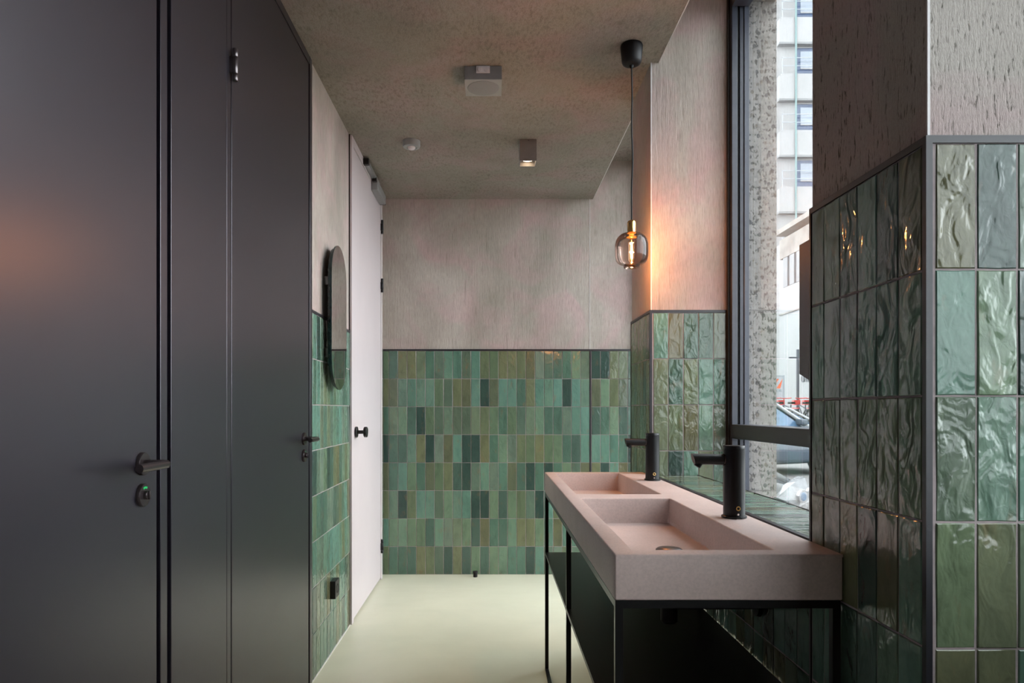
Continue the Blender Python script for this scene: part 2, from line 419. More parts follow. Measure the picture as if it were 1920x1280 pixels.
# wall behind the camera and outer sills
wf = box('wall_front', 'white_wall', -2.2, 1.25, YR-0.15, YR, 0, ZC+0.6)
tag(wf, 'plain plaster wall behind the viewpoint', 'wall', kind='structure')

# ------------------------------------------------------------------ windows
def window(n, y0, y1, z0, z1, label, transom=True, near_jamb=True):
    w_ = empty('window_%d' % n, ((XW0+XW1)/2, (y0+y1)/2, z0), label, 'window', kind='structure')
    j = 0.042
    for (a, b, s) in ((y1-j, y1-0.001, -1), (y0+0.001, y0+j, 1)):
        box('jamb', 'frame_blue', XW0+0.009, XW0+0.034, a, b, z0, z1, w_, 0.002)
        box('jamb_groove', 'gap', XW0+0.0345, XW0+0.044, a+(0.012 if s < 0 else 0), b-(0.012 if s > 0 else 0), z0, z1, w_)
        box('jamb', 'frame_blue', XW0+0.0445, XW0+0.062, a+(0.004 if s < 0 else 0), b-(0.004 if s > 0 else 0), z0, z1, w_, 0.002)
        box('jamb', 'frame_blue', XW0+0.0625, XW1, a, b, z0, z1, w_, 0.002)
        box('seal', 'gap', XW0, XW0+0.0085, a+0.02 if s < 0 else a, b if s < 0 else b-0.02, z0, z1, w_)
    for (a, b) in ((z0, z0+0.055), (z1-0.055, z1)):
        box('rail', 'frame_blue', XW0+0.009, XW1, y0+j, y1-j, a, b, w_, 0.002)
    if transom and z0 < 1.0 and n == 1:
        t_ = box('transom', 'frame_blue', XW0+0.009, XW1-0.01, y0+j, y1-j, 1.066, 1.127, w_, 0.002)
        box('transom_cap', 'frame_blue', XW0+0.006, XW0+0.009, y0+j, y1-j, 1.073, 1.120, t_)
        spans = ((z0+0.05, 1.068), (1.125, z1-0.05))
    else:
        spans = ((z0+0.05, z1-0.05),)
    for a, b in spans:
        box('glass_pane', 'pane', XW0+0.066, XW0+0.072, y0+j-0.005, y1-j+0.005, a, b, w_)
    return w_
window(1, YN1, YF0, 0.25, ZH, 'tall dark framed window above the tiled ledge with a transom')
window(2, -0.5, YN0, 0.90, ZH, 'tall dark framed window beside the viewpoint')
window(3, YF1, YB, 0.05, ZH, 'tall dark framed window behind the far pier')
for (a, b, z) in ((YN1, YF0, 0.25), (-0.5, YN0, 0.90), (YF1, YB, 0.05)):
    o = box('trim_1', 'aggregate', XW0, 1.14, a, b, -0.02, z); tag(o, 'low concrete upstand under the window frame', 'sill', group='upstands under the window frames', kind='structure')
o = box('wall_right_rear', 'white_wall', XP+0.05, XW1, YR, -0.5, 0, ZH); tag(o, 'plain plaster return wall beside the rear window', 'wall', kind='structure')

# ------------------------------------------------------------------ cubicle front and doors
cub = box('wall_cubicle', 'gap', -0.90, XL-0.022, YR, YC, 0, ZC)
tag(cub, 'black toilet cubicle partition along the left side', 'partition', kind='structure')
ZDT = 2.672     # top of cubicle door leaves
box('post', 'door_black', XL-0.03, XL, 1.643, 1.678, 0, ZC, cub, 0.0015)
box('fixed_panel', 'door_black', XL-0.03, XL, 1.698, 2.0535, 0, ZC, cub, 0.0015)
box('post', 'door_black', XL-0.03, XL-0.001, 2.0575, 2.089, 0, ZC, cub, 0.0015)
box('post', 'door_black', XL-0.03, XL+0.001, 2.990, YC, 0, ZC, cub, 0.0015)
box('head_rail', 'door_black', XL-0.03, XL, 2.0895, 2.9895, ZDT+0.008, ZC, cub, 0.0015)
box('head_rail', 'door_black', XL-0.03, XL, 0.69, 1.6425, ZDT+0.008, ZC, cub, 0.0015)
box('fixed_panel', 'door_black', XL-0.03, XL, YR, 0.685, 0, ZC, cub, 0.0015)

def lever_set(door, y, ylock_state):
    z = 1.069; x = XL
    h = MB().lathe([(0, 0), (0.026, 0), (0.026, 0.007), (0.0245, 0.009), (0, 0.009)], (x, y, z), 'X', 32).build('handle_rose', 'bronze', door)
    m = MB().tube([(x+0.008, y, z), (x+0.048, y, z), (x+0.057, y-0.003, z), (x+0.062, y-0.012, z), (x+0.0635, y-0.02, z), (x+0.0635, y-0.135, z)], 0.0094, 18)
    m.build('lever', 'bronze', h)
    lk = MB().lathe([(0, 0), (0.026, 0), (0.026, 0.007), (0.0245, 0.009), (0, 0.009)], (x, y, z-0.07), 'X', 32).build('lock_rose', 'bronze', door)
    MB().lathe([(0, 0.0085), (0.0098, 0.0085), (0.0098, 0.0155), (0.009, 0.0165), (0, 0.0165)], (x, y, z-0.07), 'X', 24).build('thumb_turn', 'bronze', lk)
    box('turn_bar', 'bronze', x+0.016, x+0.0205, y-0.0022, y+0.0022, z-0.07-0.0095, z-0.07+0.0095, lk, 0.0008)
    # curved occupied/free indicator
    arc = [(math.cos(t)*0.0195, math.sin(t)*0.0195) for t in [R(62+56*i/8) for i in range(9)]] + \
          [(math.cos(t)*0.0148, math.sin(t)*0.0148) for t in [R(118-56*i/8) for i in range(9)]]
    g = MB().prism([(y+a, z-0.07+b) for a, b in arc], 'X', x+0.0085, x+0.0097).build('indicator', ylock_state, lk)
    g['label'] = 'green vacancy indicator'

def hinge(parent, x, y, z, h=0.096, r=0.0085, mat='hinge_metal'):
    b = MB()
    for a, c in ((-h/2, -h*0.29), (-h*0.275, h*0.235), (h*0.25, h/2)):
        b.lathe([(0, a), (r*0.9, a), (r, a+0.0015), (r, c-0.0015), (r*0.9, c), (0, c)], (x, y, z), 'Z', 20)
    o = b.build('hinge', mat, parent)
    MB().box(x-r*1.6, x-r*0.4, y-0.009, y+0.004, z-h*0.27, z+h*0.23).build('hinge_plate', mat, o)

d1 = empty('door_1', (XL, 1.16, 0), 'nearest black cubicle door with lever handle and bright green indicator', 'door', kind='structure')
box('door_leaf', 'door_black', XL-0.03, XL, 0.70, 1.625, 0.012, ZDT, d1, 0.002)
lever_set(d1, 1.553, 'green')
d2 = empty('door_2', (XL, 2.5, 0), 'farther black cubicle door with a cylinder hinge near its top', 'door', kind='structure')
box('door_leaf', 'door_black', XL-0.03, XL, 2.093, 2.972, 0.012, ZDT, d2, 0.002)
lever_set(d2, 2.889, 'indicator_dark')
for z in (2.227, 0.30): hinge(d2, XL+0.013, 2.086, z)

d3 = empty('door_3', (XL, 4.37, 0), 'pale pink white full height door in left wall', 'door', kind='structure')
FX = XL+0.012
fr = MB()
fr.box(XL-0.012, FX, YD0, YD0+0.05, 0, ZC-0.002); fr.box(XL-0.012, FX, YD1-0.045, YD1, 0, ZC-0.002); fr.box(XL-0.012, FX, YD0+0.05, YD1-0.045, ZC-0.05, ZC-0.002)
fr.build('door_frame', 'door_white', d3, 0.002)
box('frame_seam', 'bronze', XL-0.006, XL+0.001, YD0-0.003, YD0, 0, ZC-0.002, d3)
box('door_leaf', 'door_white', XL-0.02, FX-0.005, YD0+0.053, YD1-0.048, 0.014, ZC-0.053, d3, 0.0015)
box('door_gap', 'gap', XL-0.02, XL-0.008, YD0+0.05, YD1-0.045, 0.0, ZC-0.05, d3)
for z in (2.47, 2.06, 0.235):
    hinge(d3, FX+0.006, YD1-0.048, z, 0.096, 0.009, 'black')
ky, kz = 3.955, 1.063
k = MB().lathe([(0, 0), (0.030, 0), (0.031, 0.004), (0.031, 0.012), (0.029, 0.014), (0, 0.014)], (FX-0.006, ky, kz), 'X', 32).build('knob_rose', 'black', d3)
k2 = MB().lathe([(0.0105, 0.013), (0.0105, 0.046), (0.024, 0.049), (0.0305, 0.053), (0.0305, 0.066), (0.028, 0.069), (0, 0.069)], (FX-0.006, ky, kz), 'X', 32).build('door_knob', 'black', k)
# door closer: body on the leaf, slide arm beneath the ceiling
dc = box('closer_body', 'steel', FX-0.005, FX+0.042, 4.47, 4.79, 2.605, 2.668, d3, 0.006)
dc['label'] = 'silver door closer body'
box('closer_end_cap', 'black', FX-0.004, FX+0.040, 4.795, 4.81, 2.608, 2.660, dc, 0.004)
MB().box(FX+0.002, FX+0.030, 4.20, 4.62, 2.672, 2.698).build('slide_rail', 'steel', d3, 0.003)
box('rail_end', 'black', FX+0.000, FX+0.034, 4.165, 4.20, 2.666, 2.702, dc, 0.003)
box('arm_pivot', 'black', FX+0.006, FX+0.034, 4.44, 4.475, 2.655, 2.680, dc, 0.003)

# ------------------------------------------------------------------ mirror
YM, ZM0, ZM1, WM = 3.372, 1.287, 1.983, 0.325
def pill(r_off, n=20):
    r = WM/2-r_off; a = ZM1-WM/2; b = ZM0+WM/2
    return [(YM+r*math.cos(t), a+r*math.sin(t)) for t in [math.pi*i/n for i in range(n+1)]] + \
           [(YM+r*math.cos(t), b+r*math.sin(t)) for t in [math.pi+math.pi*i/n for i in range(n+1)]]
mi = empty('wall_mirror', (XL, YM, ZM0), 'pill shaped frameless mirror on the left wall before the white door', 'mirror')
MB().prism(pill(0.012), 'X', -0.762, -0.7465).build('mirror_backing', 'mirror_edge', mi, 0.002)
MB().prism(pill(0.0), 'X', -0.7465, -0.7405).build('mirror_glass', 'mirror', mi)
MB().prism(pill(-0.0006), 'X', -0.7475, -0.7412).build('mirror_rim', 'mirror_edge', mi)
for z in (1.80, 1.46): box('wall_bracket', 'steel', XL-0.004, -0.762, YM-0.10, YM+0.10, z-0.02, z+0.02, mi)

# ------------------------------------------------------------------ socket and door stop
so = empty('wall_socket', (XL, 3.41, 0.313), 'black square wall socket low on the green tiled left wall', 'socket')
box('socket_box', 'matt_black', XL, XL+0.026, 3.367, 3.453, 0.270, 0.356, so, 0.002)
MB().lathe([(0.0225, 0.0), (0.0225, 0.0015), (0.019, 0.0015), (0.0185, -0.012), (0, -0.012)], (XL+0.0262, 3.41, 0.313), 'X', 28).build('socket_well', 'gap', so)
for dy in (-0.0095, 0.0095):
    MB().cyl((XL+0.0146, 3.41+dy, 0.313), (XL+0.0158, 3.41+dy, 0.313), 0.0028, n=10).build('contact_hole', 'steel', so)
ds = empty('door_stop', (-0.117, 4.94, 0), 'small black rubber door stop on the floor at the back wall', 'door stop')
MB().lathe([(0, 0), (0.015, 0), (0.015, 0.026), (0, 0.026)], (-0.117, 4.94, 0), 'Z', 24).build('stem', 'matt_black', ds)
MB().lathe([(0, 0.0262), (0.0165, 0.0262), (0.0185, 0.030), (0.0185, 0.037), (0.016, 0.041), (0, 0.041)], (-0.117, 4.94, 0), 'Z', 24).build('rubber_head', 'rubber', ds)

# ------------------------------------------------------------------ ceiling fittings
sp = empty('ceiling_speaker', (-0.038, 3.155, ZC), 'square grey loudspeaker box with round grille on the ceiling', 'speaker')
b = MB().box(-0.1206, 0.045, 3.073, 3.236, ZC-0.060, ZC-0.002).build('housing', 'grey_paint', sp, 0.0015)
MB().prism([(-0.1206, 3.0735), (0.045, 3.0735), (0.045, 3.2355), (-0.1206, 3.2355)], 'Z', ZC-0.0625, ZC-0.0600).build('front_plate', 'grey_light', sp, 0.001)
MB().lathe([(0, -0.0022), (0.069, -0.0022), (0.0715, -0.0012), (0.0725, 0)], (-0.038, 3.155, ZC-0.0625), 'Z', 48).build('round_grille', 'grille', sp)
s2 = box('terminal_plate', 'white_plastic', -0.069, -0.0085, 3.0685, 3.073, ZC-0.034, ZC-0.003, sp, 0.0008)
for x in (-0.053, -0.0245):
    MB().lathe([(0.0102, 0), (0.0100, 0.0012), (0.0090, 0.0024), (0, 0.0026)], (0, 0, 0), 'Z', 24)
    MB().cyl((x, 3.0685, ZC-0.0195), (x, 3.0662, ZC-0.0195), 0.0102, 0.0092, 24).build('terminal_cover', 'white_plastic', s2)
de = empty('motion_detector', (-0.456, 3.94, ZC), 'small round grey motion detector on the ceiling', 'detector')
MB().lathe([(0.050, 0), (0.050, -0.028), (0.047, -0.034), (0.032, -0.036), (0.030, -0.034), (0, -0.034)], (-0.456, 3.94, ZC), 'Z', 40).build('housing', 'grey_light', de)
MB().lathe([(0.022, -0.034), (0.021, -0.040), (0.015, -0.046), (0.007, -0.049), (0, -0.0495)], (-0.456, 3.94, ZC), 'Z', 28).build('sensor_dome', 'white_plastic', de)

dl = empty('ceiling_spotlight', (0.205, 3.958, ZC), 'grey square surface spotlight with warm lit lens on the ceiling', 'spotlight')
h = 0.0475; cx, cy = 0.2055, 3.9575; zb = ZC-0.121
# thin walled square can, its lens plate set back inside
wt = 0.004; zp = zb+0.024
m = MB()
m.box(cx-h, cx+h, cy-h, cy-h+wt, zb, ZC-0.001).box(cx-h, cx+h, cy+h-wt, cy+h, zb, ZC-0.001)
m.box(cx-h, cx-h+wt, cy-h+wt, cy+h-wt, zb, ZC-0.001).box(cx+h-wt, cx+h, cy-h+wt, cy+h-wt, zb, ZC-0.001)
m.build('housing', 'grey_paint', dl)
MB().box(cx-h+wt, cx+h-wt, cy-h+wt, cy+h-wt, zp, zp+0.004).build('lens_plate', 'grey_paint', dl)
MB().lathe([(0, -0.004), (0.024, -0.0035), (0.033, -0.001), (0.034, 0.001)], (cx, cy, zp), 'Z', 32).build('lit_lens', 'lamp_disc', dl)
MB().cyl((cx+0.002, cy-h, ZC-0.006), (cx+0.002, cy-h-0.002, ZC-0.006), 0.0022, n=10).build('fixing_screw', 'black', dl)
ld = bpy.data.lights.new('spotlight_beam', 'SPOT'); ld.energy = 30; ld.color = (1.0, 0.62, 0.30); ld.spot_size = R(75); ld.spot_blend = 0.5; ld.shadow_soft_size = 0.03
lo = bpy.data.objects.new('spotlight_beam', ld); COL.objects.link(lo); lo.location = (cx, cy, zb+0.014); attach(lo, dl); lo.matrix_parent_inverse = dl.matrix_basis.inverted()

# ------------------------------------------------------------------ pendant lamp
PX, PY = 0.585, 2.90
pe = empty('pendant_lamp', (PX, PY, ZC), 'pendant lamp with smoked amber glass globe and brass socket on black cord', 'lamp')
MB().lathe([(0, -0.001), (0.0440, -0.001), (0.0462, -0.006), (0.0462, -0.012), (0.041, -0.070), (0.036, -0.080), (0.026, -0.085), (0.009, -0.086), (0.007, -0.096), (0.003, -0.098)], (PX, PY, ZC), 'Z', 36).build('ceiling_cup', 'rubber', pe)
pts = []
for i in range(40):
    t = i/39; z = ZC-0.095 - t*(ZC-0.095-1.980)
    wv = 0.0022*math.sin(t*13)*math.sin(math.pi*t)
    pts.append((PX+0.006*math.sin(math.pi*t)*0.4+wv, PY, z))
MB().tube(pts, 0.0033, 8).build('cord', 'rubber', pe)
MB().lathe([(0.004, 1.984), (0.006, 1.981), (0.0145, 1.979), (0.0172, 1.975), (0.0178, 1.968), (0.0178, 1.934), (0.019, 1.932), (0.019, 1.929), (0.0, 1.929)], (PX, PY, 0), 'Z', 32).build('brass_socket', 'brass', pe)
gz = [(0.018, 1.929), (0.030, 1.9285), (0.046, 1.922), (0.058, 1.911), (0.0655, 1.897), (0.0688, 1.880), (0.0690, 1.862), (0.0690, 1.845),
      (0.0680, 1.828), (0.0640, 1.813), (0.056, 1.803), (0.045, 1.797), (0.036, 1.7945), (0.033, 1.790), (0.032, 1.784), (0.027, 1.7815), (0.0, 1.7815)]
MB().lathe(gz, (PX, PY, 0), 'Z', 48).build('glass_shade', 'smoke_glass', pe)
MB().lathe([(0, 1.9125), (0.021, 1.9125), (0.022, 1.9110), (0.021, 1.9095), (0, 1.9095)], (PX, PY, 0), 'Z', 28).build('brass_disc', 'brass', pe)
MB().lathe([(0.010, 1.9285), (0.010, 1.913)], (PX, PY, 0), 'Z', 20).build('lamp_holder', 'brass', pe)
bu = MB().lathe([(0.006, 1.909), (0.0105, 1.903), (0.0145, 1.893), (0.0150, 1.880), (0.0150, 1.822), (0.013, 1.811), (0.007, 1.804), (0.003, 1.800), (0, 1.798)], (PX, PY, 0), 'Z', 28).build('bulb', 'bulb_glass', pe)
fb = MB()
for i in range(6):
    t = i*math.pi/3; x, y = 0.0036*math.cos(t), 0.0036*math.sin(t)
    fb.tube([(PX+x, PY+y, 1.822), (PX+x*1.35, PY+y*1.35, 1.852), (PX+x, PY+y, 1.890)], 0.0013, 6)
fb.tube([(PX, PY, 1.81), (PX, PY, 1.900)], 0.0009, 6)
fb.build('filament', 'filament', bu)
pl = bpy.data.lights.new('pendant_glow', 'POINT'); pl.energy = 10.0; pl.color = (1.0, 0.46, 0.16); pl.shadow_soft_size = 0.011
po = bpy.data.objects.new('pendant_glow', pl); COL.objects.link(po); po.location = (PX, PY, 1.855); attach(po, pe); po.matrix_parent_inverse = pe.matrix_basis.inverted()

# ------------------------------------------------------------------ vanity
VX0, VX1, VY0, VY1 = 0.2427, 0.6925, 1.367, 3.176
ZT, ZBt = 0.905, 0.814
va = empty('vanity_unit', ((VX0+VX1)/2, (VY0+VY1)/2, 0), 'long pink concrete double basin on a black steel frame', 'vanity')
xs = [VX0, 0.288, 0.574, VX1]; ys = [VY0, 1.414, 2.237, 2.346, 3.140, VY1]
m = MB()
for i in range(3):
    for j in range(5):
        q = [(xs[i], ys[j]), (xs[i+1], ys[j]), (xs[i+1], ys[j+1]), (xs[i], ys[j+1])]
        if i == 1 and j in (1, 3):
            zf = 0.824; e = 0.004
            x0, x1, y0, y1 = xs[1]+e, xs[2]-e, ys[j]+e, ys[j+1]-e
            lo_ = [(x0, y0), (x1, y0), (x1, y1), (x0, y1)]
            for a in range(4):
                b_ = (a+1) % 4
                m.add([(*q[a], ZT), (*q[b_], ZT), (*lo_[b_], zf), (*lo_[a], zf)], [(0, 1, 2, 3)])
            m.add([(x, y, zf) for x, y in lo_], [(0, 1, 2, 3)])
        else:
            m.add([(x, y, ZT) for x, y in q], [(0, 1, 2, 3)])
        m.add([(x, y, ZBt) for x, y in q], [(3, 2, 1, 0)])
for j in range(5):
    for x in (VX0, VX1): m.add([(x, ys[j], ZBt), (x, ys[j+1], ZBt), (x, ys[j+1], ZT), (x, ys[j], ZT)], [(0, 1, 2, 3)])
for i in range(3):
    for y in (VY0, VY1): m.add([(xs[i], y, ZBt), (xs[i+1], y, ZBt), (xs[i+1], y, ZT), (xs[i], y, ZT)], [(0, 1, 2, 3)])
me = m.mesh('basin_top'); bm = bmesh.new(); bm.from_mesh(me)
bmesh.ops.remove_doubles(bm, verts=bm.verts, dist=1e-5); bmesh.ops.recalc_face_normals(bm, faces=bm.faces); bm.to_mesh(me); bm.free()
me.materials.append(M['counter']); ct = bpy.data.objects.new('basin_top', me); COL.objects.link(ct); attach(ct, va)
bv = ct.modifiers.new('bevel', 'BEVEL'); bv.width = 0.0035; bv.segments = 3; bv.limit_method = 'ANGLE'; bv.angle_limit = R(40)
for y in (1.805, 2.74):
    MB().lathe([(0.034, 0.0), (0.034, 0.003), (0.030, 0.006), (0.015, 0.0085), (0, 0.009)], (0.462, y, 0.8242), 'Z', 32).build('drain_cover', 'hinge_metal', ct)
box('wall_joint', 'counter', VX1, XP, VY0+0.002, YN1, ZT-0.006, ZT-0.001, ct)
t = 0.0155
def leg(x, y): box('leg', 'black', x, x+t, y, y+t, 0, ZBt-t, va)
lx0, lx1 = VX0+0.001, VX1-t-0.004
for y in (VY0+0.001, 2.262, VY1-t-0.001):
    for x in (lx0, lx1): leg(x, y)
for x in (lx0, lx1):
    box('top_rail', 'black', x, x+t, VY0+0.001, VY1-0.001, ZBt-t, ZBt-0.0005, va)
    for a, b_ in ((VY0+0.001+t, 2.262), (2.262+t, VY1-t-0.001)):
        box('floor_rail', 'black', x, x+t, a, b_, 0, 0.012, va)
for y in (VY0+0.001, VY1-t-0.001):
    box('cross_rail', 'black', lx0+t, lx1, y, y+t, ZBt-t, ZBt-0.0005, va)
sh = box('shelf', 'black', VX0+0.002, VX1-0.003, VY0+0.001+t, VY1-t-0.001, 0.533, 0.541, va)
MB().box(VX0+0.0005, VX0+0.0035, VY0+0.002+t, VY1-t-0.002, 0.531, 0.543).build('shelf_edge', 'black', sh)
for y in (1.805, 2.74):   # bottle traps beneath the drains
    tr = MB().lathe([(0.016, ZBt), (0.016, 0.70), (0.022, 0.698), (0.022, 0.642), (0.018, 0.637), (0, 0.637)], (0.462, y, 0), 'Z', 24).build('bottle_trap', 'matt_black', va)
    MB().tube([(0.48, y, 0.685), (0.60, y, 0.685), (XP+0.001, y, 0.685)], 0.0135, 14).build('waste_pipe', 'matt_black', tr)
    MB().lathe([(0.0135, -0.012), (0.030, -0.010), (0.033, -0.0005)], (XP, y, 0.685), 'X', 24).build('pipe_rosette', 'matt_black', tr)

def faucet(x, y, label):
    f = empty('faucet', (x, y, ZT), label, 'faucet', 'black taps on the basin')
    z = ZT+0.0006
    MB().lathe([(0, 0), (0.0315, 0), (0.0325, 0.001), (0.0325, 0.005), (0.030, 0.0065), (0.0, 0.0065)], (x, y, z), 'Z', 40).build('base_ring', 'matt_black', f)
    b_ = MB().lathe([(0.0278, 0.006), (0.0278, 0.1795), (0.0272, 0.180), (0.0278, 0.1805), (0.0278, 0.188), (0.0265, 0.190), (0, 0.190)], (x, y, z), 'Z', 40).build('body', 'matt_black', f)
    # horizontal spout with obliquely cut tip and outlet below
    zs = z+0.1525; r = 0.0145; n = 24; vs = []
    for k, xe in enumerate((x-0.020, x-0.1085)):
        for i in range(n):
            t_ = 2*math.pi*i/n; dy, dz = r*math.cos(t_), r*math.sin(t_)
            xx = xe if k == 0 else xe + (-dz/r+0.0)*0.004
            vs.append((xx, y+dy, zs+dz+(0.002 if k else 0)))
    MB().add(vs, [(i, (i+1) % n, n+(i+1) % n, n+i) for i in range(n)], True).add(vs[n:], [tuple(range(n))]).build('spout', 'matt_black', f)
    MB().cyl((x-0.0905, y, zs-0.006), (x-0.0985, y, zs-0.0185), 0.0095, 0.0092, 20).build('outlet', 'matt_black', f)
    MB().cyl((x-0.026, y, zs+0.0), (x-0.030, y, zs+0.0), 0.0158, n=24).build('spout_collar', 'bronze', f)
    s = MB().cyl((x+0.0012, y-0.0272, z+0.027), (x+0.0013, y-0.0288, z+0.027), 0.0062, n=20).build('sensor_ring', 'brass', f)
    MB().cyl((x+0.0013, y-0.0286, z+0.027), (x+0.0013, y-0.0293, z+0.027), 0.0034, n=16).build('sensor_lens', 'black', s)
    MB().cyl((x+0.0012, y-0.0274, z+0.0115), (x+0.0012, y-0.0286, z+0.0115), 0.0026, n=14).build('set_screw', 'chrome', f)
    return f
faucet(0.641, 1.834, 'nearer black sensor tap on the pink basin top')
faucet(0.650, 2.805, 'farther black sensor tap on the pink basin top beside the far pier')

# ------------------------------------------------------------------ towel dispenser on the near pier, window side
td = empty('towel_dispenser', (0.86, YN1, 1.25), 'dark metal paper towel dispenser on the window side of the near pier', 'dispenser')
MB().prism([(YN1, 1.236), (YN1, 1.578), (YN1+0.114, 1.576), (YN1+0.114, 1.274)], 'X', 0.722, 0.992).build('cabinet', 'bronze', td, 0.002)
MB().prism([(YN1+0.02, 1.232), (YN1+0.02, 1.240), (YN1+0.09, 1.262), (YN1+0.09, 1.254)], 'X', 0.76, 0.955).build('paper_slot', 'gap', td)
MB().cyl((0.857, YN1+0.114, 1.53), (0.857, YN1+0.117, 1.53), 0.008, n=16).build('lock', 'hinge_metal', td)

# ================================================================== outside
M['asphalt'] = simple('pale_paving', (0.15, 0.145, 0.14, 1), 0.85, var=0.12, scale=2.0)
M['facade'] = simple('white_facade', (0.25, 0.25, 0.25, 1), 0.75, var=0.04, scale=0.6)
M['facade_recess'] = simple('grey_facade', (0.17, 0.175, 0.18, 1), 0.75, var=0.05, scale=0.8)
M['blue_glass'] = simple('blue_window_glass', (0.030, 0.055, 0.11, 1), 0.06, var=0.1, scale=1)
M['pale_glass'] = simple('curtained_window', (0.20, 0.23, 0.27, 1), 0.15, var=0.1, scale=1)
M['pipe_green'] = simple('green_grey_pipe', (0.12, 0.19, 0.19, 1), 0.5)
M['rail'] = simple('pale_rail', (0.27, 0.29, 0.31, 1), 0.5)
M['stained'] = simple('stained_concrete', (0.20, 0.185, 0.17, 1), 0.85, var=0.3, scale=1.6)
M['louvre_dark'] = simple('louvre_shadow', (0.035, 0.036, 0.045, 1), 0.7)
M['car_dark'] = simple('black_car_paint', (0.012, 0.015, 0.020, 1), 0.08)
M['car_grey'] = simple('grey_blue_car_paint', (0.045, 0.06, 0.08, 1), 0.12)
M['car_green'] = simple('dark_green_car_paint', (0.012, 0.020, 0.020, 1), 0.12)
M['car_glass'] = simple('car_window', (0.05, 0.10, 0.17, 1), 0.03)
M['lamp_lens'] = simple('headlamp_lens', (0.11, 0.115, 0.12, 1), 0.08, var=0.4, scale=9)
M['pale_trim'] = simple('pale_car_trim', (0.30, 0.31, 0.32, 1), 0.25)
M['lamp_chrome'] = simple('headlamp_reflector', (0.35, 0.36, 0.38, 1), 0.15, metal=1)
M['orange'] = simple('orange_stripe', (0.62, 0.10, 0.02, 1), 0.5)
M['red'] = simple('red_bike_paint', (0.45, 0.03, 0.03, 1), 0.4)
M['sign_white'] = simple('sign_white', (0.36, 0.37, 0.39, 1), 0.5)
M['sign_ink'] = simple('sign_ink', (0.10, 0.15, 0.20, 1), 0.6)
M['pole'] = simple('dark_grey_pole', (0.05, 0.05, 0.065, 1), 0.5)
GZ = -0.20
g = MB().box(1.14, 160, -60, 160, GZ-0.4, GZ).build('street', 'asphalt'); tag(g, 'pale paved street outside the window', 'street', kind='structure')
pz = 0.52
g = MB().box(9.6, 40, 23.0, 60, GZ, pz).build('raised_pavement', 'asphalt'); tag(g, 'raised pavement with parked bicycles before the white building', 'pavement', kind='structure')

# exposed aggregate column of this building
c = empty('concrete_column', (1.19, 3.3, GZ), 'rough exposed aggregate concrete column just outside the window', 'column')
for a, b_ in ((GZ, 0.83), (0.836, 1.625), (1.631, 5.0)):
    box('column_lift', 'aggregate', 1.117, 1.257, 3.06, 3.56, a, b_, c)
box('lift_joint', 'stained', 1.12, 1.254, 3.063, 3.557, GZ, 4.9, c)

# white tower with balconies (front at Y = 38)
tw = empty('apartment_tower', (26, 44, GZ), 'white tower block with stacked balconies and blue windows', 'building')
YT = 38.0
box('wall', 'facade', 15.62, 36, YT+0.002, YT+14, GZ, 29, tw)
for k_ in range(8):
    zt = 25.6 - 3.07*k_           # parapet top
    if zt < 1: break
    p_ = box('balcony_parapet', 'facade', 15.75, 35, YT-0.32, YT-0.22, zt-1.36, zt, tw)
    box('balcony_slab', 'facade_recess', 15.63, 35, YT-0.32, YT, zt-1.45, zt-1.37, tw)
    box('balcony_end', 'facade', 15.63, 15.75, YT-0.32, YT, zt-1.36, zt-0.1, tw)
    w_ = box('window', 'blue_glass', 16.72, 34, YT-0.03, YT+0.05, zt-0.05, zt+1.52, tw)
    box('window_pane', 'pale_glass', 16.90, 34, YT-0.05, YT-0.03, zt+0.42, zt+1.34, w_)
    box('window_bar', 'facade', 16.90, 34, YT-0.06, YT-0.05, zt+0.36, zt+0.43, w_)
    for dz in (0.42, 0.86): box('railing', 'rail', 15.80, 35, YT-0.29, YT-0.26, zt+dz, zt+dz+0.035, p_)
    for xx in (15.80, 18.2, 21.0): box('railing_post', 'rail', xx, xx+0.03, YT-0.29, YT-0.26, zt, zt+0.9, p_)
MB().cyl((16.50, YT-0.40, GZ), (16.50, YT-0.40, 29), 0.05, n=10).build('drain_pipe', 'pipe_green', tw)

# lower white building along the street, facing the window
XB = 12.0
bb = empty('office_block', (16, 24, GZ), 'low white building with stained concrete cornice and louvred window', 'building')
box('wall', 'facade', XB, 24, 17, 28.85, GZ, 5.10, bb)
box('wall', 'facade', XB+0.14, 24, 17, 28.85, 5.10, 8.1, bb)
box('wall', 'facade', XB, XB+0.14, 17, 28.85, 5.16, 6.20, bb)
box('ledge', 'stained', XB-0.05, XB+0.14, 17, 28.88, 5.10, 5.16, bb)
box('concrete_band', 'stained', XB-0.02, XB+0.14, 17, 28.87, 7.42, 8.22, bb)
box('roof_recess', 'louvre_dark', XB+0.35, 24, 17, 28.5, 8.22, 8.42, bb)  # shade beneath the cornice is put into this dark colour
box('cornice', 'stained', XB-0.18, 24, 17, 29.0, 8.42, 8.62, bb)
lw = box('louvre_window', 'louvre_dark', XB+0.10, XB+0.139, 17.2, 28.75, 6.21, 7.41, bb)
yy = 28.55
while yy > 18:
    box('louvre_fin', 'facade_recess', XB-0.01, XB+0.10, yy-0.42, yy, 6.21, 7.41, lw); yy -= 0.62
box('wall_panel', 'facade', XB-0.015, XB, 25.98, 27.2, GZ, 5.09, bb)
hb = empty('far_annex', (15, 33, GZ), 'narrow white annex between the low building and the tower', 'building')
box('wall', 'facade', 13.35, 22, 31.6, 36, GZ, 8.3, hb)
for z in (6.45, 5.0): box('ledge', 'rail', 13.30, 22, 31.55, 31.6, z, z+0.06, hb)

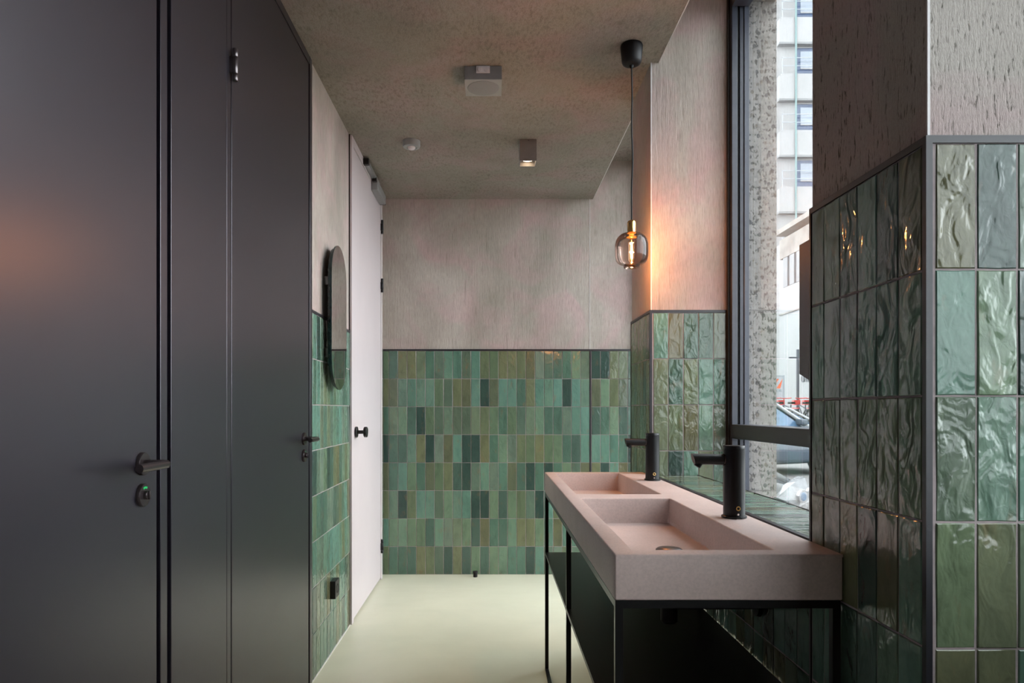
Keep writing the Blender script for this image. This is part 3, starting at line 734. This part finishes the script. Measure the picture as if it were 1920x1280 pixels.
# lettering on the white wall
def text(name, s, size, mat, loc, rot, parent, ext=0.01):
    cu = bpy.data.curves.new(name, 'FONT'); cu.body = s; cu.size = size; cu.extrude = ext; cu.align_x = 'CENTER'
    o_ = bpy.data.objects.new(name, cu); COL.objects.link(o_); o_.location = loc; o_.rotation_euler = rot
    dg = bpy.context.evaluated_depsgraph_get(); me_ = bpy.data.meshes.new_from_object(o_.evaluated_get(dg))
    ob = bpy.data.objects.new(name, me_); COL.objects.link(ob); ob.location = loc; ob.rotation_euler = rot
    bpy.data.objects.remove(o_); me_.materials.append(M[mat])
    mw = ob.matrix_basis.copy(); ob.parent = parent; ob.matrix_parent_inverse = parent.matrix_basis.inverted() if parent.type == 'EMPTY' else Matrix()
    return ob
text('wall_lettering', 'UHTU', 0.34, 'pole', (XB-0.03, 26.35, 2.25), (R(90), 0, R(-90)), bb)

# roadworks sign
sx, sy = 10.36, 25.0
sg = empty('roadworks_sign', (sx, sy, pz), 'white sign board with orange diagonal stripes and grey frame', 'sign')
bw, z0_, z1_ = 0.62, 1.05, 2.35
zl = lambda py: EYE + (768-py)/1300*sy
zt_, zb_ = zl(705), zl(748)
box('board', 'sign_white', sx-bw+0.16, sx+0.16, sy, sy+0.03, zb_, zt_, sg)
for a, b_, c_, d_ in ((sx+0.13, sx+0.19, zb_, zt_+0.03), (sx-bw+0.13, sx-bw+0.19, zb_, zt_+0.03)):
    box('frame_post', 'rail', a, b_, sy-0.02, sy+0.05, pz, d_, sg)
box('frame_top', 'rail', sx-bw+0.19, sx+0.13, sy-0.02, sy+0.05, zt_-0.01, zt_+0.03, sg)
for off in (-0.44, -0.17, 0.10):
    za, zb2 = zl(728), zl(710); xa = sx+off
    poly = [(xa-0.20, za), (xa-0.06, za), (xa+0.17, zb2), (xa+0.03, zb2)]
    poly = [(min(max(x, sx-bw+0.19), sx+0.125), z) for x, z in poly]
    MB().prism(poly, 'Y', sy-0.006, sy).build('orange_stripe', 'orange', sg)
text('sign_lettering', 'VOOR', 0.13, 'sign_ink', (sx-0.10, sy-0.004, zl(734.5)), (R(90), 0, 0), sg, 0.002)

# lamp post with short arm
lp = empty('lamp_post', (11.0, 25.2, pz), 'slim dark lamp post with a short side arm', 'lamp post')
ls = 1300/25.2; lpx = (1495.5-922)/ls
MB().cyl((lpx, 25.2, pz), (lpx, 25.2, EYE+(768-655)/ls), 0.052, n=12).build('pole', 'pole', lp)
MB().box(lpx-0.32, lpx, 25.17, 25.23, EYE+(768-671.5)/ls, EYE+(768-669)/ls).build('arm', 'pole', lp)
MB().lathe([(0, 0), (0.10, 0), (0.10, 0.03), (0, 0.03)], (lpx, 25.2, pz), 'Z', 16).build('base', 'pole', lp)

# bicycles
def ring(b_, c_, r, t_, rot, n=20):
    for i in range(n):
        a0, a1 = 2*math.pi*i/n, 2*math.pi*(i+1)/n
        q = lambda a: Vector(c_) + rot @ Vector((r*math.cos(a), 0, r*math.sin(a)))
        b_.cyl(q(a0), q(a1), t_, n=5, caps=False)
def bicycle(x, y, rz, label):
    e = empty('bicycle', (x, y, pz), label, 'bicycle', 'bicycles parked by the white building')
    rot = Matrix.Rotation(rz, 3, 'Z'); P = lambda a, z, s=0.0: Vector((x, y, pz)) + rot @ Vector((a, s, z))
    for a in (-0.52, 0.52):
        b_ = MB(); ring(b_, P(a, 0.34), 0.33, 0.02, rot); b_.build('wheel', 'rubber', e)
    b_ = MB()
    for p, q in ((P(-0.52, .34), P(-0.12, .30)), (P(-0.12, .30), P(-0.22, .85)), (P(-0.52, .34), P(-0.20, .74)), (P(-0.12, .30), P(0.36, .82)), (P(-0.20, .72), P(0.36, .85)), (P(0.36, .85), P(0.52, .34))):
        b_.cyl(p, q, 0.02, n=8)
    b_.build('frame', 'pole', e)
    b_ = MB().cyl(P(0.34, .85), P(0.31, 1.06), 0.016, n=8); b_.tube([P(0.15, 1.08, -.19), P(0.30, 1.07, -.10), P(0.30, 1.07, .10), P(0.15, 1.08, .19)], 0.016, 6); b_.build('handlebar', 'red', e)
    b_ = MB().box(-.14, .13, -.07, .07, -.03, .04); b_.v = [tuple(P(-0.25+vx, .90+vz, vy)) for vx, vy, vz in b_.v]; b_.build('saddle', 'rubber', e)
    b_ = MB().box(-.10, .10, -.11, .11, -.10, .07); b_.v = [tuple(P(0.58+vx, .94+vz, vy)) for vx, vy, vz in b_.v]; b_.build('basket', 'red', e)
    b_ = MB().box(-.25, .17, -.03, .03, 0, .03); b_.v = [tuple(P(-0.52+vx, .71+vz, vy)) for vx, vy, vz in b_.v]; b_.build('rear_rack', 'red', e)
for x, y, rz, lb in ((9.80, 23.85, R(90), 'red basket bicycle under the orange striped sign'), (10.23, 23.95, R(92), 'red basket bicycle between the striped sign and the lamp post'),
                     (10.68, 23.80, R(88), 'red basket bicycle in front of the lamp post'), (11.12, 23.95, R(90), 'red basket bicycle right of the lamp post, nearest the white wall')):
    bicycle(x, y, rz, lb)

# cars: local frame, nose towards -Y, ground at 0
def car(loc, rz, paint, label, size=1.0):
    e = empty('car', loc, label, 'car', 'cars parked outside')
    mw = Matrix.Translation(loc) @ Matrix.Rotation(rz, 4, 'Z') @ Matrix.Scale(size, 4)
    def put(b_, name, mat, par, bevel=0):
        b_.v = [tuple(mw @ Vector(v)) for v in b_.v]; return b_.build(name, mat, par, bevel)
    L, W = 4.3, 0.86
    # stations along Y: (y, half width low, half width belt, z sill, z belt)
    st = [(0.00, .60, .62, .30, .58), (0.10, .74, .74, .24, .70), (0.35, .82, .82, .20, .80), (0.9, W, .82, .20, .88), (1.30, W, .80, .20, .93), (2.2, W, .80, .20, .96), (3.3, W, .80, .20, .99), (3.95, .83, .78, .22, 1.00), (4.2, .76, .72, .28, .92), (4.3, .66, .64, .36, .70)]
    vs = []; nr = 9
    for y_, wl_, wb_, zs, zb3 in st:
        zm = (zs+zb3)/2
        vs += [(-wl_*.9, y_, zs), (-wl_, y_, zs+.08), (-wl_-.02, y_, zm), (-wb_, y_, zb3-.05), (0, y_, zb3+.035), (wb_, y_, zb3-.05), (wl_+.02, y_, zm), (wl_, y_, zs+.08), (wl_*.9, y_, zs)]
    fs = [(k_*nr+i, k_*nr+(i+1) % nr, (k_+1)*nr+(i+1) % nr, (k_+1)*nr+i) for k_ in range(len(st)-1) for i in range(nr)]
    fs += [tuple(range(nr)), tuple((len(st)-1)*nr+i for i in range(nr-1, -1, -1))]
    o_ = put(MB().add(vs, fs, True), 'body', paint, e); sm = o_.modifiers.new('subdivision', 'SUBSURF'); sm.levels = 2; sm.render_levels = 2
    # greenhouse
    gh = [(1.15, .76, .92), (2.0, .60, 1.42), (3.2, .60, 1.45), (4.0, .70, 1.00)]
    vs = []
    for y_, w0, z in gh: vs += [(-w0, y_, z), (w0, y_, z)]
    vs += [(-.78, 1.15, .90), (.78, 1.15, .90), (-.80, 4.0, .93), (.80, 4.0, .93)]
    roof = MB().add([(-.58, 1.97, 1.415), (.58, 1.97, 1.415), (.58, 3.22, 1.445), (-.58, 3.22, 1.445), (-.50, 2.1, 1.47), (.50, 2.1, 1.47), (.50, 3.1, 1.49), (-.50, 3.1, 1.49)],
                    [(0, 1, 5, 4), (1, 2, 6, 5), (2, 3, 7, 6), (3, 0, 4, 7), (4, 5, 6, 7)], True)
    put(roof, 'roof', paint, e)
    put(MB().add([(-.74, 1.17, .93), (.74, 1.17, .93), (.57, 1.98, 1.415), (-.57, 1.98, 1.415)], [(0, 1, 2, 3)]), 'windscreen', 'car_glass', e)
    put(MB().add([(-.70, 3.98, 1.0), (.70, 3.98, 1.0), (.57, 3.21, 1.44), (-.57, 3.21, 1.44)], [(0, 1, 2, 3)]), 'rear_window', 'car_glass', e)
    for s in (-1, 1):
        put(MB().add([(s*.76, 1.32, .93), (s*.785, 3.75, .98), (s*.60, 3.15, 1.41), (s*.60, 2.06, 1.385)], [(0, 1, 2, 3)]), 'side_window', 'car_glass', e)
        b_ = MB().tube([(s*.76, 1.14, .92), (s*.60, 1.99, 1.425), (s*.60, 3.21, 1.45), (s*.74, 3.98, 1.0)], 0.035, 8); put(b_, 'pillar_rail', 'pale_trim' if paint != 'car_dark' else paint, e)
        put(MB().tube([(s*.78, 1.25, .925), (s*.80, 2.5, .955), (s*.80, 3.9, .98)], 0.022, 8), 'belt_moulding', paint, e)
        for y_ in (0.82, 3.45):
            wh = put(MB().lathe([(.30, -.10), (.32, -.06), (.32, .06), (.30, .10), (.20, .10), (.20, -.10), (.30, -.10)], (s*.76, y_, .32), 'X', 28), 'wheel', 'rubber', e)
            put(MB().lathe([(0, .03), (.06, .05), (.19, .07), (.205, .095)], (s*.765, y_, .32), 'X' if s > 0 else '-X', 24), 'hubcap', 'steel', wh)
        # headlamp: swept lens with two round reflectors
        hl = put(MB().add([(s*.38, -.035, .60), (s*.60, -.02, .52), (s*.80, .16, .56), (s*.835, .42, .75), (s*.76, .30, .755), (s*.55, .07, .70),
                           (s*.38, .10, .60), (s*.60, .10, .52), (s*.78, .25, .56), (s*.81, .45, .75), (s*.74, .38, .755), (s*.55, .20, .70)],
                          [(0, 1, 2, 3, 4, 5), (0, 6, 7, 1), (1, 7, 8, 2), (2, 8, 9, 3), (3, 9, 10, 4), (4, 10, 11, 5), (5, 11, 6, 0)]), 'headlamp', 'lamp_lens', e, 0.01)
        for (hx, hy, hz, hr) in ((.62, .018, .61, .058), (.74, .115, .63, .052)):
            d_ = Vector((s*.45, -.85, .05)).normalized(); c0 = Vector((s*hx, hy, hz))
            put(MB().cyl(c0, c0+d_*.03, hr, hr*1.02, 20), 'reflector_ring', 'lamp_chrome', hl)
            put(MB().cyl(c0+d_*.03, c0+d_*.036, hr*.7, hr*.55, 20), 'projector', 'car_glass', hl)
        put(MB().box(s*.80-.10, s*.80+.10, 1.35, 1.50, .97, 1.09), 'wing_mirror', paint, e, 0.03)
    gr = put(MB().box(-.34, .34, -.045, .08, .50, .63), 'grille', 'matt_black', e, 0.01)
    for z in (.535, .57, .605): put(MB().box(-.33, .33, -.055, -.045, z-.006, z+.006), 'grille_bar', 'lamp_chrome', gr)
    put(MB().box(-.60, .60, -.03, .10, .27, .36), 'bumper_intake', 'matt_black', e, 0.02)
    return e
car((2.16, 6.22, GZ), 0.0, 'car_dark', 'black car with clear headlamp parked right outside the window')
car((7.575, 16.07, GZ), R(115), 'car_grey', 'grey blue car with pale roof line across the street', 1.1)
car((10.9, 20.6, GZ), R(75), 'car_green', 'dark green car parked in front of the bicycles')
